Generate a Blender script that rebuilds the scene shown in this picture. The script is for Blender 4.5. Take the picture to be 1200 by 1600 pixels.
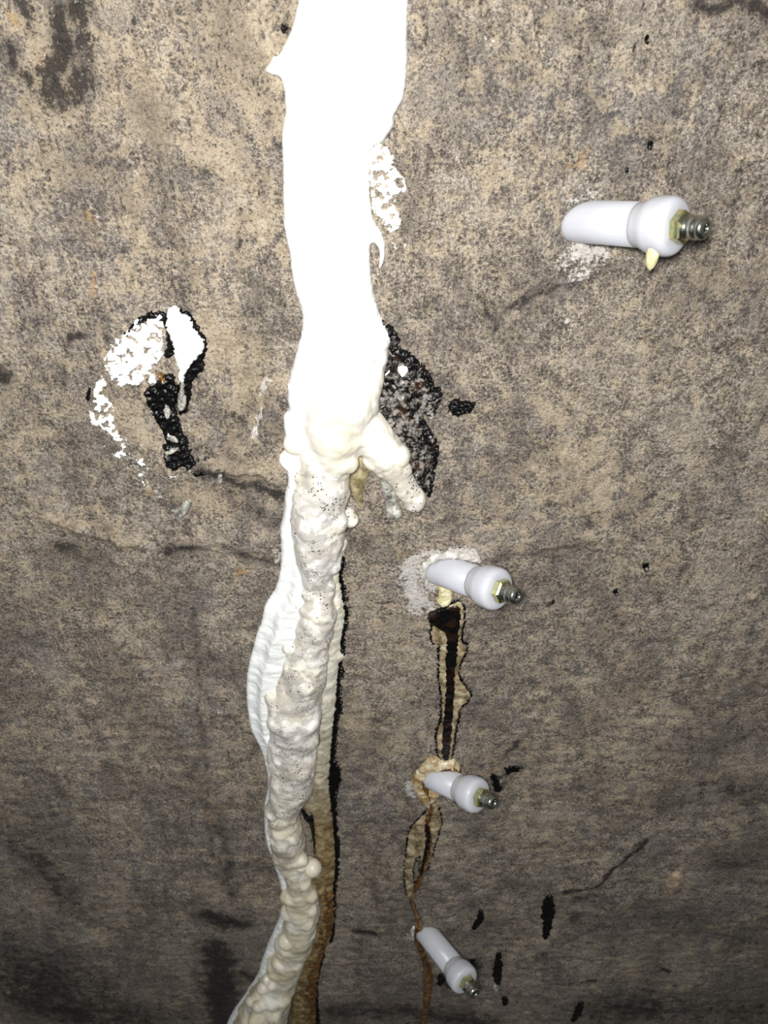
import bpy, bmesh, math, random
import numpy as np
from mathutils import Vector, Matrix

# ------------------------------------------------------------------ clear
for o in list(bpy.data.objects):
    bpy.data.objects.remove(o)
scene = bpy.context.scene
COL = scene.collection

# ------------------------------------------------------------------ camera
W, HH = 1200.0, 1600.0
TANV = 0.60                     # tan of half the vertical field of view
F = (HH / 2) / TANV             # focal length in photograph pixels
PITCH = math.radians(35.5)      # phone tilted down towards the wall
D = 0.372                       # lens to wall, metres
CZ = 1.20                       # lens height
CAM = np.array([0.0, -D, CZ])
FWD = np.array([0.0, math.cos(PITCH), -math.sin(PITCH)])
UP = np.array([0.0, math.sin(PITCH), math.cos(PITCH)])
RIGHT = np.array([1.0, 0.0, 0.0])

cam_data = bpy.data.cameras.new('camera')
cam = bpy.data.objects.new('camera', cam_data)
COL.objects.link(cam)
cam.location = CAM
cam.rotation_euler = (math.pi / 2 - PITCH, 0, 0)
cam_data.sensor_fit = 'VERTICAL'
cam_data.sensor_height = 36.0
cam_data.lens = 18.0 / TANV
cam_data.clip_start = 0.01
cam_data.dof.use_dof = True
cam_data.dof.focus_distance = 0.43
cam_data.dof.aperture_fstop = 20.0
scene.camera = cam

# ------------------------------------------------------------------ world and lights
world = bpy.data.worlds.new('world')
scene.world = world
world.use_nodes = True
bg = world.node_tree.nodes['Background']
bg.inputs[0].default_value = (0.86, 0.93, 1.0, 1)
bg.inputs[1].default_value = 0.23

ld = bpy.data.lights.new('phone_flash', 'AREA')
ld.shape = 'DISK'
ld.size = 0.05
ld.energy = 4.15
ld.color = (1.0, 0.985, 0.97)
lamp = bpy.data.objects.new('phone_flash', ld)
COL.objects.link(lamp)
lamp.location = (-0.03, -D - 0.05, CZ + 0.05)
lamp.rotation_euler = (math.pi / 2 - PITCH, 0, 0)

vs = scene.view_settings
vs.view_transform = 'Standard'
vs.look = 'None'
vs.gamma = 1.0
vs.use_curve_mapping = False
vs.exposure = 0.0

# ------------------------------------------------------------------ photograph pixel -> place on the wall
def ray(px, py):
    d = FWD + ((px - W / 2) / F) * RIGHT - ((py - HH / 2) / F) * UP
    return d

def P(px, py, h=0.0):
    """point in the plane h metres in front of the wall"""
    d = ray(px, py)
    t = (-h - CAM[1]) / d[1]
    return CAM + t * d

def ppm(px, py, h=0.0):
    """photograph pixels per metre there (facing the lens)"""
    d = ray(px, py)
    return F / ((-h - CAM[1]) / d[1])

def W2(pts):
    """pixel outline -> wall plane (x, z)"""
    out = []
    for p in pts:
        q = P(p[0], p[1])
        out.append((q[0], q[2]))
    return np.array(out)

# ------------------------------------------------------------------ numpy noise
_rng = np.random.RandomState(7)
_perm = np.concatenate([_rng.permutation(512)] * 3)
_ga = _rng.rand(512) * 2 * np.pi
_gx, _gy = np.cos(_ga), np.sin(_ga)

def perlin(x, y):
    xi = np.floor(x).astype(int); yi = np.floor(y).astype(int)
    xf = x - xi; yf = y - yi
    u = xf ** 3 * (xf * (xf * 6 - 15) + 10); v = yf ** 3 * (yf * (yf * 6 - 15) + 10)
    def g(ix, iy, dx, dy):
        h = _perm[(_perm[ix % 512] + iy) % 512]
        return _gx[h] * dx + _gy[h] * dy
    a = g(xi, yi, xf, yf); b = g(xi + 1, yi, xf - 1, yf)
    c = g(xi, yi + 1, xf, yf - 1); d = g(xi + 1, yi + 1, xf - 1, yf - 1)
    return ((a + u * (b - a)) + v * ((c + u * (d - c)) - (a + u * (b - a)))) * 1.4

def fbm(x, y, scale, octs=4, rough=0.5, seed=0.0):
    """x, y in metres, scale in metres; about -1..1"""
    s = np.zeros_like(x); a = 1.0; tot = 0; f = 1.0 / scale
    for k in range(octs):
        s += a * perlin(x * f + seed * 17.3 + k * 31.7, y * f - seed * 9.1 + k * 11.3)
        tot += a; a *= rough; f *= 2.03
    return s / tot

def seg_dist(x, z, poly, closed=True):
    """distance to a polyline plus inside flag"""
    n = len(poly)
    d2 = np.full(x.shape, 1e9)
    inside = np.zeros(x.shape, bool)
    for i in range(n if closed else n - 1):
        ax, az = poly[i]; bx, bz = poly[(i + 1) % n]
        ex, ez = bx - ax, bz - az
        L = ex * ex + ez * ez + 1e-16
        t = np.clip(((x - ax) * ex + (z - az) * ez) / L, 0, 1)
        d2 = np.minimum(d2, (x - ax - t * ex) ** 2 + (z - az - t * ez) ** 2)
        if closed:
            c = (az > z) != (bz > z)
            with np.errstate(divide='ignore', invalid='ignore'):
                xx = ax + (z - az) * ex / (ez if abs(ez) > 1e-12 else 1e-12)
            inside ^= c & (x < xx)
    return np.sqrt(d2), inside

def sdf(x, z, poly):
    d, ins = seg_dist(x, z, poly)
    return np.where(ins, d, -d)

def sstep(a, b, v):
    t = np.clip((v - a) / (b - a), 0, 1)
    return t * t * (3 - 2 * t)

# ------------------------------------------------------------------ wall relief
SCARPS = [   # polyline in the photograph, lip height mm, width of the slope mm on its upper side
    ([(225, 700), (262, 735), (300, 728), (345, 735), (385, 735), (415, 740), (440, 758)], 3.2, 14),
    ([(418, 600), (412, 640), (400, 668), (375, 690), (345, 697)], -2.6, 16),
    ([(70, 812), (110, 822), (150, 838), (205, 852), (225, 858)], 1.8, 12),
    ([(262, 862), (300, 850), (350, 862), (400, 860), (432, 880)], 1.6, 10),
    ([(735, 872), (800, 862), (870, 853), (960, 842)], 1.2, 14),
    ([(785, 498), (815, 480), (860, 462), (905, 432), (960, 425)], -1.6, 12),
    ([(1095, 545), (1150, 533), (1200, 532)], 1.0, 8),
    ([(882, 1393), (930, 1383), (975, 1340), (1012, 1305)], 2.0, 10),
    ([(70, 1490), (120, 1470), (170, 1466)], 2.2, 12),
    ([(0, 1540), (60, 1570), (130, 1560)], 2.6, 16),
    ([(190, 300), (205, 282), (215, 275)], 1.4, 6),
    ([(290, 250), (330, 262), (365, 282)], 1.6, 9),
]
SC = [(W2(p), 1.5 * a / 1000, w / 1000) for p, a, w in SCARPS]
PITS = [(443, 45, 5, 2.0), (1012, 62, 5, 2.0), (956, 22, 4, 1.2), (1018, 228, 7, 2.4), (980, 264, 4, 1.5),
        (972, 243, 3, 1), (978, 130, 3, 1), (1010, 887, 6, 2.5), (963, 926, 5, 2.0)]
PT = []
for px, py, r, dp in PITS[1:]:
    q = P(px, py); PT.append((q[0], q[2], r / ppm(px, py) * 1.2, dp / 1000))

BOARD = [(x / 1000.0) for x in (-118, -103, -93, -150)]

def wallh(x, z):
    """height in front of the plane, metres (vectorised)"""
    h = 0.0011 * fbm(x, z, 0.060, 3, 0.5, 1) + 0.0008 * fbm(x, z, 0.014, 3, 0.55, 2)
    h += 0.0005 * fbm(x * 2.4, z * 0.35, 0.02, 3, 0.5, 3)
    lo = sstep(1.02, 0.75, z)
    h += lo * 0.0012 * fbm(x * 0.6, z * 1.9, 0.02, 3, 0.55, 4)
    wx = x + 0.004 * fbm(x, z, 0.012, 3, 0.5, 8); wz = z + 0.004 * fbm(x, z, 0.012, 3, 0.5, 9)
    for poly, a, w in SC:
        x0, z0 = poly.min(0) - 0.07; x1, z1 = poly.max(0) + 0.07
        m = (wx > x0) & (wx < x1) & (wz > z0) & (wz < z1)
        if not m.any():
            continue
        xs, zs = wx[m], wz[m]
        d, _ = seg_dist(xs, zs, poly, False)
        # which side: above the polyline (interpolated in x)
        o = np.argsort(poly[:, 0])
        zl = np.interp(xs, poly[o, 0], poly[o, 1])
        up = zs > zl
        if a > 0:
            val = np.where(up, a * np.exp(-d / w), a * np.exp(-d / 0.0012))
            edge = sstep(poly[0, 0] - 0.012, poly[0, 0] + 0.01, xs) * sstep(poly[-1, 0] + 0.012, poly[-1, 0] - 0.01, xs)
            val = val * edge
        else:
            val = np.where(up, a * np.exp(-d / w), a * np.exp(-d / 0.0015))
        h[m] += val
    for cx, cz, r, dp in PT:
        m = (np.abs(x - cx) < 4 * r) & (np.abs(z - cz) < 4 * r)
        if m.any():
            d = np.hypot(x[m] - cx, z[m] - cz)
            h[m] -= dp * np.exp(-(d / r) ** 4)
    return h

# ------------------------------------------------------------------ material helpers
def srgb(r, g, b):
    f = lambda c: ((c / 255 + 0.055) / 1.055) ** 2.4 if c > 10 else c / 255 / 12.92
    return (f(r), f(g), f(b), 1)

class NT:
    def __init__(self, name):
        self.m = bpy.data.materials.new(name)
        self.m.use_nodes = True
        self.t = self.m.node_tree
        self.b = self.t.nodes['Principled BSDF']
        self.tc = self.t.nodes.new('ShaderNodeTexCoord')
    def n(self, kind, **kw):
        nd = self.t.nodes.new(kind)
        for k, v in kw.items():
            setattr(nd, k, v)
        return nd
    def link(self, a, b):
        self.t.links.new(a, b)
    def put(self, sock, v):
        if hasattr(v, 'is_output'):
            self.link(v, sock)
        else:
            sock.default_value = v
    def coords(self, sx=1, sy=1, sz=1, loc=(0, 0, 0)):
        mp = self.n('ShaderNodeMapping')
        mp.inputs['Scale'].default_value = (sx, sy, sz)
        mp.inputs['Location'].default_value = loc
        self.link(self.tc.outputs['Object'], mp.inputs[0])
        return mp.outputs[0]
    def noise(self, mm, detail=4, rough=0.55, vec=None, dist=0.0):
        nd = self.n('ShaderNodeTexNoise')
        nd.inputs['Scale'].default_value = 1000.0 / mm
        nd.inputs['Detail'].default_value = detail
        nd.inputs['Roughness'].default_value = rough
        nd.inputs['Distortion'].default_value = dist
        self.link(vec if vec is not None else self.tc.outputs['Object'], nd.inputs['Vector'])
        return nd.outputs['Fac']
    def voro(self, mm, vec=None, feat='F1'):
        nd = self.n('ShaderNodeTexVoronoi', feature=feat)
        nd.inputs['Scale'].default_value = 1000.0 / mm
        self.link(vec if vec is not None else self.tc.outputs['Object'], nd.inputs['Vector'])
        return nd
    def math(self, op, a, b=0.5, clamp=False):
        nd = self.n('ShaderNodeMath', operation=op)
        nd.use_clamp = clamp
        self.put(nd.inputs[0], a); self.put(nd.inputs[1], b)
        return nd.outputs[0]
    def ss(self, v, lo, hi):
        nd = self.n('ShaderNodeMapRange', interpolation_type='SMOOTHSTEP')
        self.put(nd.inputs['Value'], v)
        nd.inputs['From Min'].default_value = lo
        nd.inputs['From Max'].default_value = hi
        return nd.outputs[0]
    def mix(self, f, a, b, mode='MIX'):
        nd = self.n('ShaderNodeMix', data_type='RGBA', blend_type=mode)
        self.put(nd.inputs[0], f); self.put(nd.inputs[6], a); self.put(nd.inputs[7], b)
        return nd.outputs[2]
    def ramp(self, v, stops):
        nd = self.n('ShaderNodeValToRGB')
        e = nd.color_ramp.elements
        e[0].position, e[0].color = stops[0]
        e[1].position, e[1].color = stops[-1]
        for p, c in stops[1:-1]:
            k = e.new(p); k.color = c
        self.link(v, nd.inputs[0])
        return nd.outputs[0]
    def bump(self, hgt, dist, strength=1.0, prev=None):
        nd = self.n('ShaderNodeBump')
        nd.inputs['Distance'].default_value = dist
        nd.inputs['Strength'].default_value = strength
        self.link(hgt, nd.inputs['Height'])
        if prev is not None:
            self.link(prev, nd.inputs['Normal'])
        return nd.outputs[0]
    def attr(self, name):
        nd = self.n('ShaderNodeAttribute', attribute_name=name)
        sp = self.n('ShaderNodeSeparateColor')
        self.link(nd.outputs['Color'], sp.inputs[0])
        return sp.outputs[0], sp.outputs[1], sp.outputs[2]
    def done(self, col=None, rough=None, normal=None, **kw):
        b = self.b
        if col is not None: self.put(b.inputs['Base Color'], col)
        if rough is not None: self.put(b.inputs['Roughness'], rough)
        if normal is not None: self.link(normal, b.inputs['Normal'])
        for k, v in kw.items():
            self.put(b.inputs[k.replace('_', ' ')], v)
        return self.m

# ---- stained concrete
def mat_concrete():
    t = NT('stained_concrete')
    S = lambda v, k: t.math('MULTIPLY', t.math('SUBTRACT', v, 0.5), k)
    A = lambda *q: q[0] if len(q) == 1 else t.math('ADD', q[0], A(*q[1:]))
    stain_shade, dust, ochre = t.attr('marks')
    beige, grain, lime = t.attr('tones')
    # the photograph's grain: crisp sub-millimetre specks, 2-4 mm lumps, centimetre patches
    f0 = t.noise(0.75, 2, 0.7)
    f1 = t.noise(1.7, 4, 0.75)
    mid = t.noise(9, 6, 0.72, dist=0.35)
    mid2 = t.noise(8, 6, 0.70, vec=t.coords(1, 1, 0.85, (4, 8, 3)), dist=0.3)
    vert = t.noise(6, 4, 0.7, vec=t.coords(2.2, 1, 0.30, (3, 1, 2)))
    hor = t.noise(6, 4, 0.7, vec=t.coords(0.75, 1, 1.35, (5, 1, 7)))
    big = t.noise(60, 3, 0.55, vec=t.coords(1, 1, 0.8, (1, 2, 3)))
    ani = t.mix(grain, hor, vert)
    # grey cement skin
    g = A(0.52, S(f1, 1.6), S(f0, 1.1), S(mid, 1.1), S(ani, 0.5))
    c = t.ramp(g, [(0.08, srgb(44, 39, 36)), (0.32, srgb(92, 84, 76)), (0.52, srgb(136, 125, 111)), (0.72, srgb(174, 162, 146)), (0.95, srgb(216, 208, 196))])
    cool = t.ss(t.noise(24, 5, 0.6, vec=t.coords(1, 1, 0.6, (9, 4, 2))), 0.48, 0.66)
    c = t.mix(t.math('MULTIPLY', cool, 0.55), c, t.mix(0.42, c, srgb(106, 107, 112)))
    # smooth beige laitance, plus the painted lit ledge lip, with crisp broken borders
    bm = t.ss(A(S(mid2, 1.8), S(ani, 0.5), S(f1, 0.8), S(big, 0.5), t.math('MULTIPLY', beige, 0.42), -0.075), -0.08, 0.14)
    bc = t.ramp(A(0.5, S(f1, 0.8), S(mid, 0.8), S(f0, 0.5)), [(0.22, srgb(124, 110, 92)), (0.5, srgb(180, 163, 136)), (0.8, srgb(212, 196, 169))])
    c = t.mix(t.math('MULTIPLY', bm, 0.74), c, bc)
    # slow drift of tone across the pour
    tone = A(0.5, S(t.noise(34, 4, 0.6, vec=t.coords(1.2, 1, 0.7, (6, 6, 1))), 1.8))
    c = t.mix(t.ss(tone, 0.62, 0.30), c, t.mix(0.40, c, srgb(70, 64, 61)))
    c = t.mix(t.math('MULTIPLY', t.ss(tone, 0.55, 0.9), 0.30), c, srgb(186, 174, 156))
    # rust and ochre
    oc = t.math('MULTIPLY', t.ss(A(ochre, S(mid, 1.4), S(f1, 0.8)), 0.35, 0.85), 0.6)
    c = t.mix(oc, c, srgb(176, 138, 84))
    # dark stains and the painted ledge shade, broken up by the grain
    st = A(t.math('MULTIPLY', stain_shade, 0.95), S(mid, 2.1), S(f1, 2.0), S(ani, 0.9), S(f0, 0.8))
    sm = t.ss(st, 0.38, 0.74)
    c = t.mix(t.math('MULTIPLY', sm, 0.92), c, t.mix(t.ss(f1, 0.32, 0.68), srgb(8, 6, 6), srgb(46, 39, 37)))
    c = t.mix(t.math('MULTIPLY', t.ss(stain_shade, 0.1, 1.0), 0.15), c, t.mix(0.6, c, srgb(40, 34, 33)))
    # drill dust and lime
    dm = t.ss(A(dust, S(mid, 1.3), S(f1, 1.4)), 0.36, 0.66)
    c = t.mix(t.math('MULTIPLY', dm, 0.88), c, t.mix(f1, srgb(172, 166, 158), srgb(242, 237, 230)))
    hs = t.n('ShaderNodeHueSaturation'); hs.inputs['Saturation'].default_value = 0.97; t.link(c, hs.inputs['Color']); c = hs.outputs[0]
    # single pale and dark grains
    pale = t.ss(t.noise(1.5, 2, 0.6, vec=t.coords(1, 1, 1, (20, 3, 1))), 0.66, 0.72)
    c = t.mix(t.math('MULTIPLY', pale, 0.45), c, srgb(214, 206, 194))
    dk = t.ss(t.noise(1.3, 3, 0.65, vec=t.coords(1, 1, 1, (2, 30, 1))), 0.58, 0.66)
    c = t.mix(t.math('MULTIPLY', dk, 0.72), c, srgb(44, 39, 38))
    hb = A(t.math('MULTIPLY', f1, 0.7), t.math('MULTIPLY', mid, 1.4), 0.0)
    nrm = t.bump(hb, 0.0016, 1.0)
    return t.done(c, 0.72, nrm, Specular_IOR_Level=0.35)

def mat_sealant():
    t = NT('white_sealant')
    n = t.noise(14, 4, 0.55)
    c = t.mix(n, srgb(238, 242, 240), srgb(250, 250, 246))
    sp = t.ss(t.noise(3.0, 2, 0.5), 0.735, 0.76)
    c = t.mix(t.math('MULTIPLY', sp, 0.6), c, srgb(110, 108, 104))
    ribs = t.noise(2.2, 3, 0.6, vec=t.coords(0.35, 1, 1.2))
    nrm = t.bump(ribs, 0.0005, 0.7)
    return t.done(c, 0.55, nrm, Specular_IOR_Level=0.35)

def mat_foam():
    t = NT('cream_foam')
    big = t.noise(24, 3, 0.5)
    c = t.mix(t.ss(big, 0.38, 0.66), srgb(250, 247, 240), srgb(244, 238, 218))
    
    dirt, yel, clean = t.attr('tones')
    c = t.mix(t.math('MULTIPLY', yel, 0.9), c, srgb(184, 170, 128))
    g = t.ss(t.math('ADD', t.noise(7, 5, 0.65), t.math('MULTIPLY', t.math('SUBTRACT', dirt, 0.5), 0.40)), 0.50, 0.61)
    c = t.mix(t.math('MULTIPLY', g, 0.55), c, srgb(166, 158, 150))
    br = t.ss(t.noise(11, 5, 0.7, vec=t.coords(1, 1, 1, (4, 4, 4))), 0.60, 0.74)
    c = t.mix(t.math('MULTIPLY', br, t.math('MULTIPLY', dirt, 0.7)), c, srgb(168, 136, 104))
    vo = t.voro(1.7)
    area = t.math('ADD', t.noise(9, 3, 0.6, vec=t.coords(1, 1, 1, (8, 1, 3))), t.math('MULTIPLY', t.math('SUBTRACT', dirt, 0.5), 0.3))
    rad = t.math('MULTIPLY', t.ss(area, 0.42, 0.75), 0.36)
    spk = t.math('LESS_THAN', vo.outputs['Distance'], rad)
    c = t.mix(t.math('MULTIPLY', spk, 0.85), c, srgb(62, 56, 52))
    nrm = t.bump(t.noise(5, 3, 0.5), 0.0005, 0.4)
    return t.done(c, t.math('ADD', 0.26, t.math('MULTIPLY', big, 0.35)), nrm, Subsurface_Weight=0.15,
                  Subsurface_Radius=(1.0, 0.8, 0.5), Subsurface_Scale=0.003, Coat_Weight=0.25, Coat_Roughness=0.15)

def mat_film(name, c1, c2, c3, mm=5, rough=0.25):
    t = NT(name)
    a = t.noise(mm, 5, 0.65, dist=0.4)
    c = t.ramp(a, [(0.36, c1), (0.5, c2), (0.64, c3)])
    nrm = t.bump(t.noise(mm * 0.7, 4, 0.6), 0.0006, 0.8)
    return t.done(c, rough, nrm, Coat_Weight=0.4, Coat_Roughness=0.12)

def mat_black(name, grey=0.0, brown=0.0):
    t = NT(name)
    c = srgb(9, 8, 8)
    n = t.noise(3.4, 5, 0.7)
    c = t.mix(t.math('MULTIPLY', t.ss(t.noise(8, 4, 0.6, vec=t.coords(1, 1, 1, (2, 9, 4))), 0.5, 0.7), brown), c, srgb(70, 44, 24))
    c = t.mix(t.math('MULTIPLY', t.ss(n, 0.45, 0.62), grey), c, srgb(150, 144, 136))
    nrm = t.bump(t.noise(3.0, 3, 0.5), 0.0008, 0.4)
    return t.done(c, 0.34, nrm, Specular_IOR_Level=0.3)

def mat_nylon():
    t = NT('milky_nylon')
    n = t.noise(18, 3, 0.5)
    c = t.mix(n, srgb(188, 190, 198), srgb(208, 209, 213))
    nrm = t.bump(t.noise(2.5, 2, 0.5), 0.00012, 0.5)
    return t.done(c, 0.36, nrm, Subsurface_Weight=0.75, Subsurface_Radius=(0.95, 0.95, 1.0), Subsurface_Scale=0.010)

def mat_zinc(name, ca, cb, rough):
    t = NT(name)
    n = t.noise(3.5, 4, 0.6)
    c = t.mix(t.ss(n, 0.35, 0.65), ca, cb)
    nrm = t.bump(t.noise(1.0, 3, 0.6), 0.00012, 0.6)
    return t.done(c, t.math('ADD', rough, t.math('MULTIPLY', n, 0.15)), nrm, Metallic=1.0)

M_WALL = mat_concrete()
M_SEAL = mat_sealant()
M_FOAM = mat_foam()
M_TAN = mat_film('tan_resin', srgb(92, 78, 56), srgb(146, 130, 100), srgb(196, 182, 150))
M_CREAM = mat_film('cream_resin', srgb(168, 150, 118), srgb(198, 184, 152), srgb(222, 212, 184), 4, 0.22)
M_AMBER = mat_film('amber_resin', srgb(58, 38, 18), srgb(98, 68, 34), srgb(140, 106, 60), 5, 0.16)
M_OLIVE = mat_film('olive_resin', srgb(96, 84, 60), srgb(142, 130, 98), srgb(186, 176, 140), 5, 0.25)
M_GREYR = mat_film('grey_resin', srgb(96, 94, 88), srgb(158, 156, 146), srgb(214, 212, 202), 4, 0.22)
def mat_seep():
    """cream where fresh above, browner where the resin has aged lower down"""
    t = NT('aged_resin')
    sx = t.n('ShaderNodeSeparateXYZ'); t.link(t.tc.outputs['Object'], sx.inputs[0])
    age = t.ss(t.math('ADD', sx.outputs[2], t.math('MULTIPLY', t.noise(40, 3, 0.6), 0.10)), P(500, 1000)[2] + 0.05, P(500, 1330)[2] + 0.05)
    a = t.noise(6, 5, 0.65, dist=0.4)
    fresh = t.ramp(a, [(0.34, srgb(188, 182, 160)), (0.5, srgb(216, 211, 194)), (0.66, srgb(236, 233, 222))])
    old = t.ramp(a, [(0.34, srgb(88, 68, 40)), (0.5, srgb(132, 112, 74)), (0.66, srgb(172, 156, 116))])
    c = t.mix(age, fresh, old)
    nrm = t.bump(t.noise(4, 4, 0.6), 0.0006, 0.8)
    return t.done(c, 0.3, nrm, Coat_Weight=0.3, Coat_Roughness=0.15)
M_SEEP = mat_seep()
M_BLACK = mat_black('black_bitumen')
M_BROWNBLACK = mat_black('brown_black_resin', 0.0, 0.35)
M_BLACKGREY = mat_black('mottled_black_resin', 0.85, 0.5)
M_NYLON = mat_nylon()
M_HEX = mat_zinc('yellow_zinc', srgb(206, 200, 140), srgb(170, 176, 140), 0.22)
M_NIP = mat_zinc('bright_steel', srgb(196, 196, 186), srgb(150, 152, 140), 0.18)
M_BORE = mat_black('dark_bore')
M_DRIP = mat_film('straw_resin', srgb(206, 194, 138), srgb(222, 212, 164), srgb(232, 226, 190), 5, 0.18)
M_CHIP = mat_film('chipped_lime', srgb(150, 146, 138), srgb(190, 186, 178), srgb(222, 218, 210), 4, 0.7)
M_COLLAR = mat_film('amber_cream_resin', srgb(142, 112, 68), srgb(186, 166, 126), srgb(218, 206, 178), 6, 0.2)
M_PEB = mat_film('pebble', srgb(136, 114, 92), srgb(160, 138, 114), srgb(184, 168, 148), 5, 0.6)

# ------------------------------------------------------------------ object helpers
def link_mesh(name, verts, faces, mat, parent=None, smooth=True):
    me = bpy.data.meshes.new(name)
    me.from_pydata([tuple(v) for v in verts], [], [tuple(f) for f in faces])
    me.materials.append(mat)
    if smooth:
        me.polygons.foreach_set('use_smooth', [True] * len(me.polygons))
    me.update()
    o = bpy.data.objects.new(name, me)
    COL.objects.link(o)
    if parent is not None:
        o.parent = parent
        o.matrix_parent_inverse = Matrix.Translation(-Vector(parent.location))
    return o

def tag(o, label, cat, group=None, kind=None):
    o['label'] = label
    if cat: o['category'] = cat
    if group: o['group'] = group
    if kind: o['kind'] = kind
    return o

def thing(name, loc, label, cat, group=None):
    e = bpy.data.objects.new(name, None)
    COL.objects.link(e)
    e.location = loc
    e.empty_display_size = 0.01
    return tag(e, label, cat, group)

def chaikin(pts, n=2):
    p = [(float(a), float(b)) for a, b in pts]
    for _ in range(n):
        q = []
        for i in range(len(p)):
            a, b = p[i], p[(i + 1) % len(p)]
            q += [(a[0] * .75 + b[0] * .25, a[1] * .75 + b[1] * .25), (a[0] * .25 + b[0] * .75, a[1] * .25 + b[1] * .75)]
        p = q
    return p

def blob(name, polys, mat, parent=None, H=2.0, w=3.0, step=1.0, edge=(1.0, 6.0), holes=None,
         rel=(0.3, 6.0), seed=1.0, lift=0.0, extra=None, cut=None, power=0.5, keepholes=()):
    """A lump of material on the wall: the outline (photograph pixels) fixes its place;
    heights in mm.  Marching triangles on a fine grid so ragged edges, holes and islands are real edges."""
    pw = [W2(chaikin(p)) for p in polys]
    allp = np.concatenate(pw)
    mg = 0.004
    x0, z0 = allp.min(0) - mg; x1, z1 = allp.max(0) + mg
    st = step / 1000
    nx = int((x1 - x0) / st) + 2; nz = int((z1 - z0) / st) + 2
    gx = x0 + st * np.arange(nx); gz = z0 + st * np.arange(nz)
    X, Z = np.meshgrid(gx, gz)
    rs = np.random.RandomState(int(seed * 10) + 3)
    X = X + (rs.rand(*X.shape) - .5) * st * .5
    Z = Z + (rs.rand(*Z.shape) - .5) * st * .5
    Fd = np.full(X.shape, -1.0)
    for p in pw:
        Fd = np.maximum(Fd, sdf(X, Z, p))
    for p in keepholes:
        Fd = np.minimum(Fd, -sdf(X, Z, W2(p)))
    ea, es = edge
    Fd = Fd + 2.0 * ea / 1000 * fbm(X, Z, es / 1000, 4, 0.7, seed)
    if holes:
        thr, hs = holes[0], holes[1]
        n = fbm(X, Z, hs / 1000, 3, 0.6, seed + 5)
        Fd = np.minimum(Fd, (thr - n) * hs / 1000)
    prof = np.clip(Fd / (w / 1000), 0, 1)
    prof = (1 - (1 - prof) ** 2) ** power
    ra, rsz = rel
    hgt = H / 1000 * prof * (1 + ra * fbm(X, Z, rsz / 1000, 3, 0.55, seed + 9))
    if extra is not None:
        hgt = hgt + extra(X, Z, prof)
    Y = -(wallh(X, Z) + hgt + lift / 1000)
    inn = Fd > 0
    verts, vid, faces, ecut = [], {}, [], {}
    def vin(i, j):
        k = (i, j)
        if k not in vid:
            vid[k] = len(verts); verts.append((X[i, j], Y[i, j], Z[i, j]))
        return vid[k]
    def vcut(a, b):
        k = (a, b) if a < b else (b, a)
        if k not in ecut:
            (a, b) = k
            fa, fb = Fd[a], Fd[b]
            t = fa / (fa - fb)
            x = X[a] + t * (X[b] - X[a]); z = Z[a] + t * (Z[b] - Z[a])
            yw = Y[a] + t * (Y[b] - Y[a])
            ecut[k] = len(verts); verts.append((x, yw + 0.0006, z))
        return ecut[k]
    cells = inn[:-1, :-1] | inn[1:, :-1] | inn[:-1, 1:] | inn[1:, 1:]
    for i, j in zip(*np.nonzero(cells)):
        a, b, c, d = (i, j), (i, j + 1), (i + 1, j + 1), (i + 1, j)
        for tri in ((a, b, c), (a, c, d)):
            ins = [inn[q] for q in tri]
            s = sum(ins)
            if s == 0: continue
            if s == 3:
                faces.append([vin(*q) for q in tri]); continue
            out = []
            for q in range(3):
                p, r = tri[q], tri[(q + 1) % 3]
                if inn[p]: out.append(vin(*p))
                if inn[p] != inn[r]: out.append(vcut(p, r))
            faces.append(out)
    # close the back inside the wall
    n0 = len(verts)
    cnt = {}
    for f in faces:
        for q in range(len(f)):
            e = (f[q], f[(q + 1) % len(f)])
            cnt[e] = 1
    bnd = [e for e in cnt if (e[1], e[0]) not in cnt]
    low = {}
    for e in bnd:
        for v in e:
            if v not in low:
                low[v] = len(verts); x, y, z = verts[v]; verts.append((x, y + 0.0012, z))
    for a, b in bnd:
        faces.append((b, a, low[a], low[b]))
    return link_mesh(name, verts, faces, mat, parent)

def at_wall(px, py, h=0.0):
    q = P(px, py, h)
    return Vector(q)

# ------------------------------------------------------------------ the wall
def graded(lo, hi, dlo, dhi, dense, coarse):
    """dense spacing between dlo and dhi, growing outside"""
    a = list(np.arange(dlo, dhi, dense))
    s, p, left = dense, dlo, []
    while p > lo:
        s = min(s * 1.09, coarse); p -= s; left.append(max(p, lo))
    s, p, right = dense, a[-1], []
    while p < hi:
        s = min(s * 1.09, coarse); p += s; right.append(min(p, hi))
    return np.array(left[::-1] + a + right)

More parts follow.
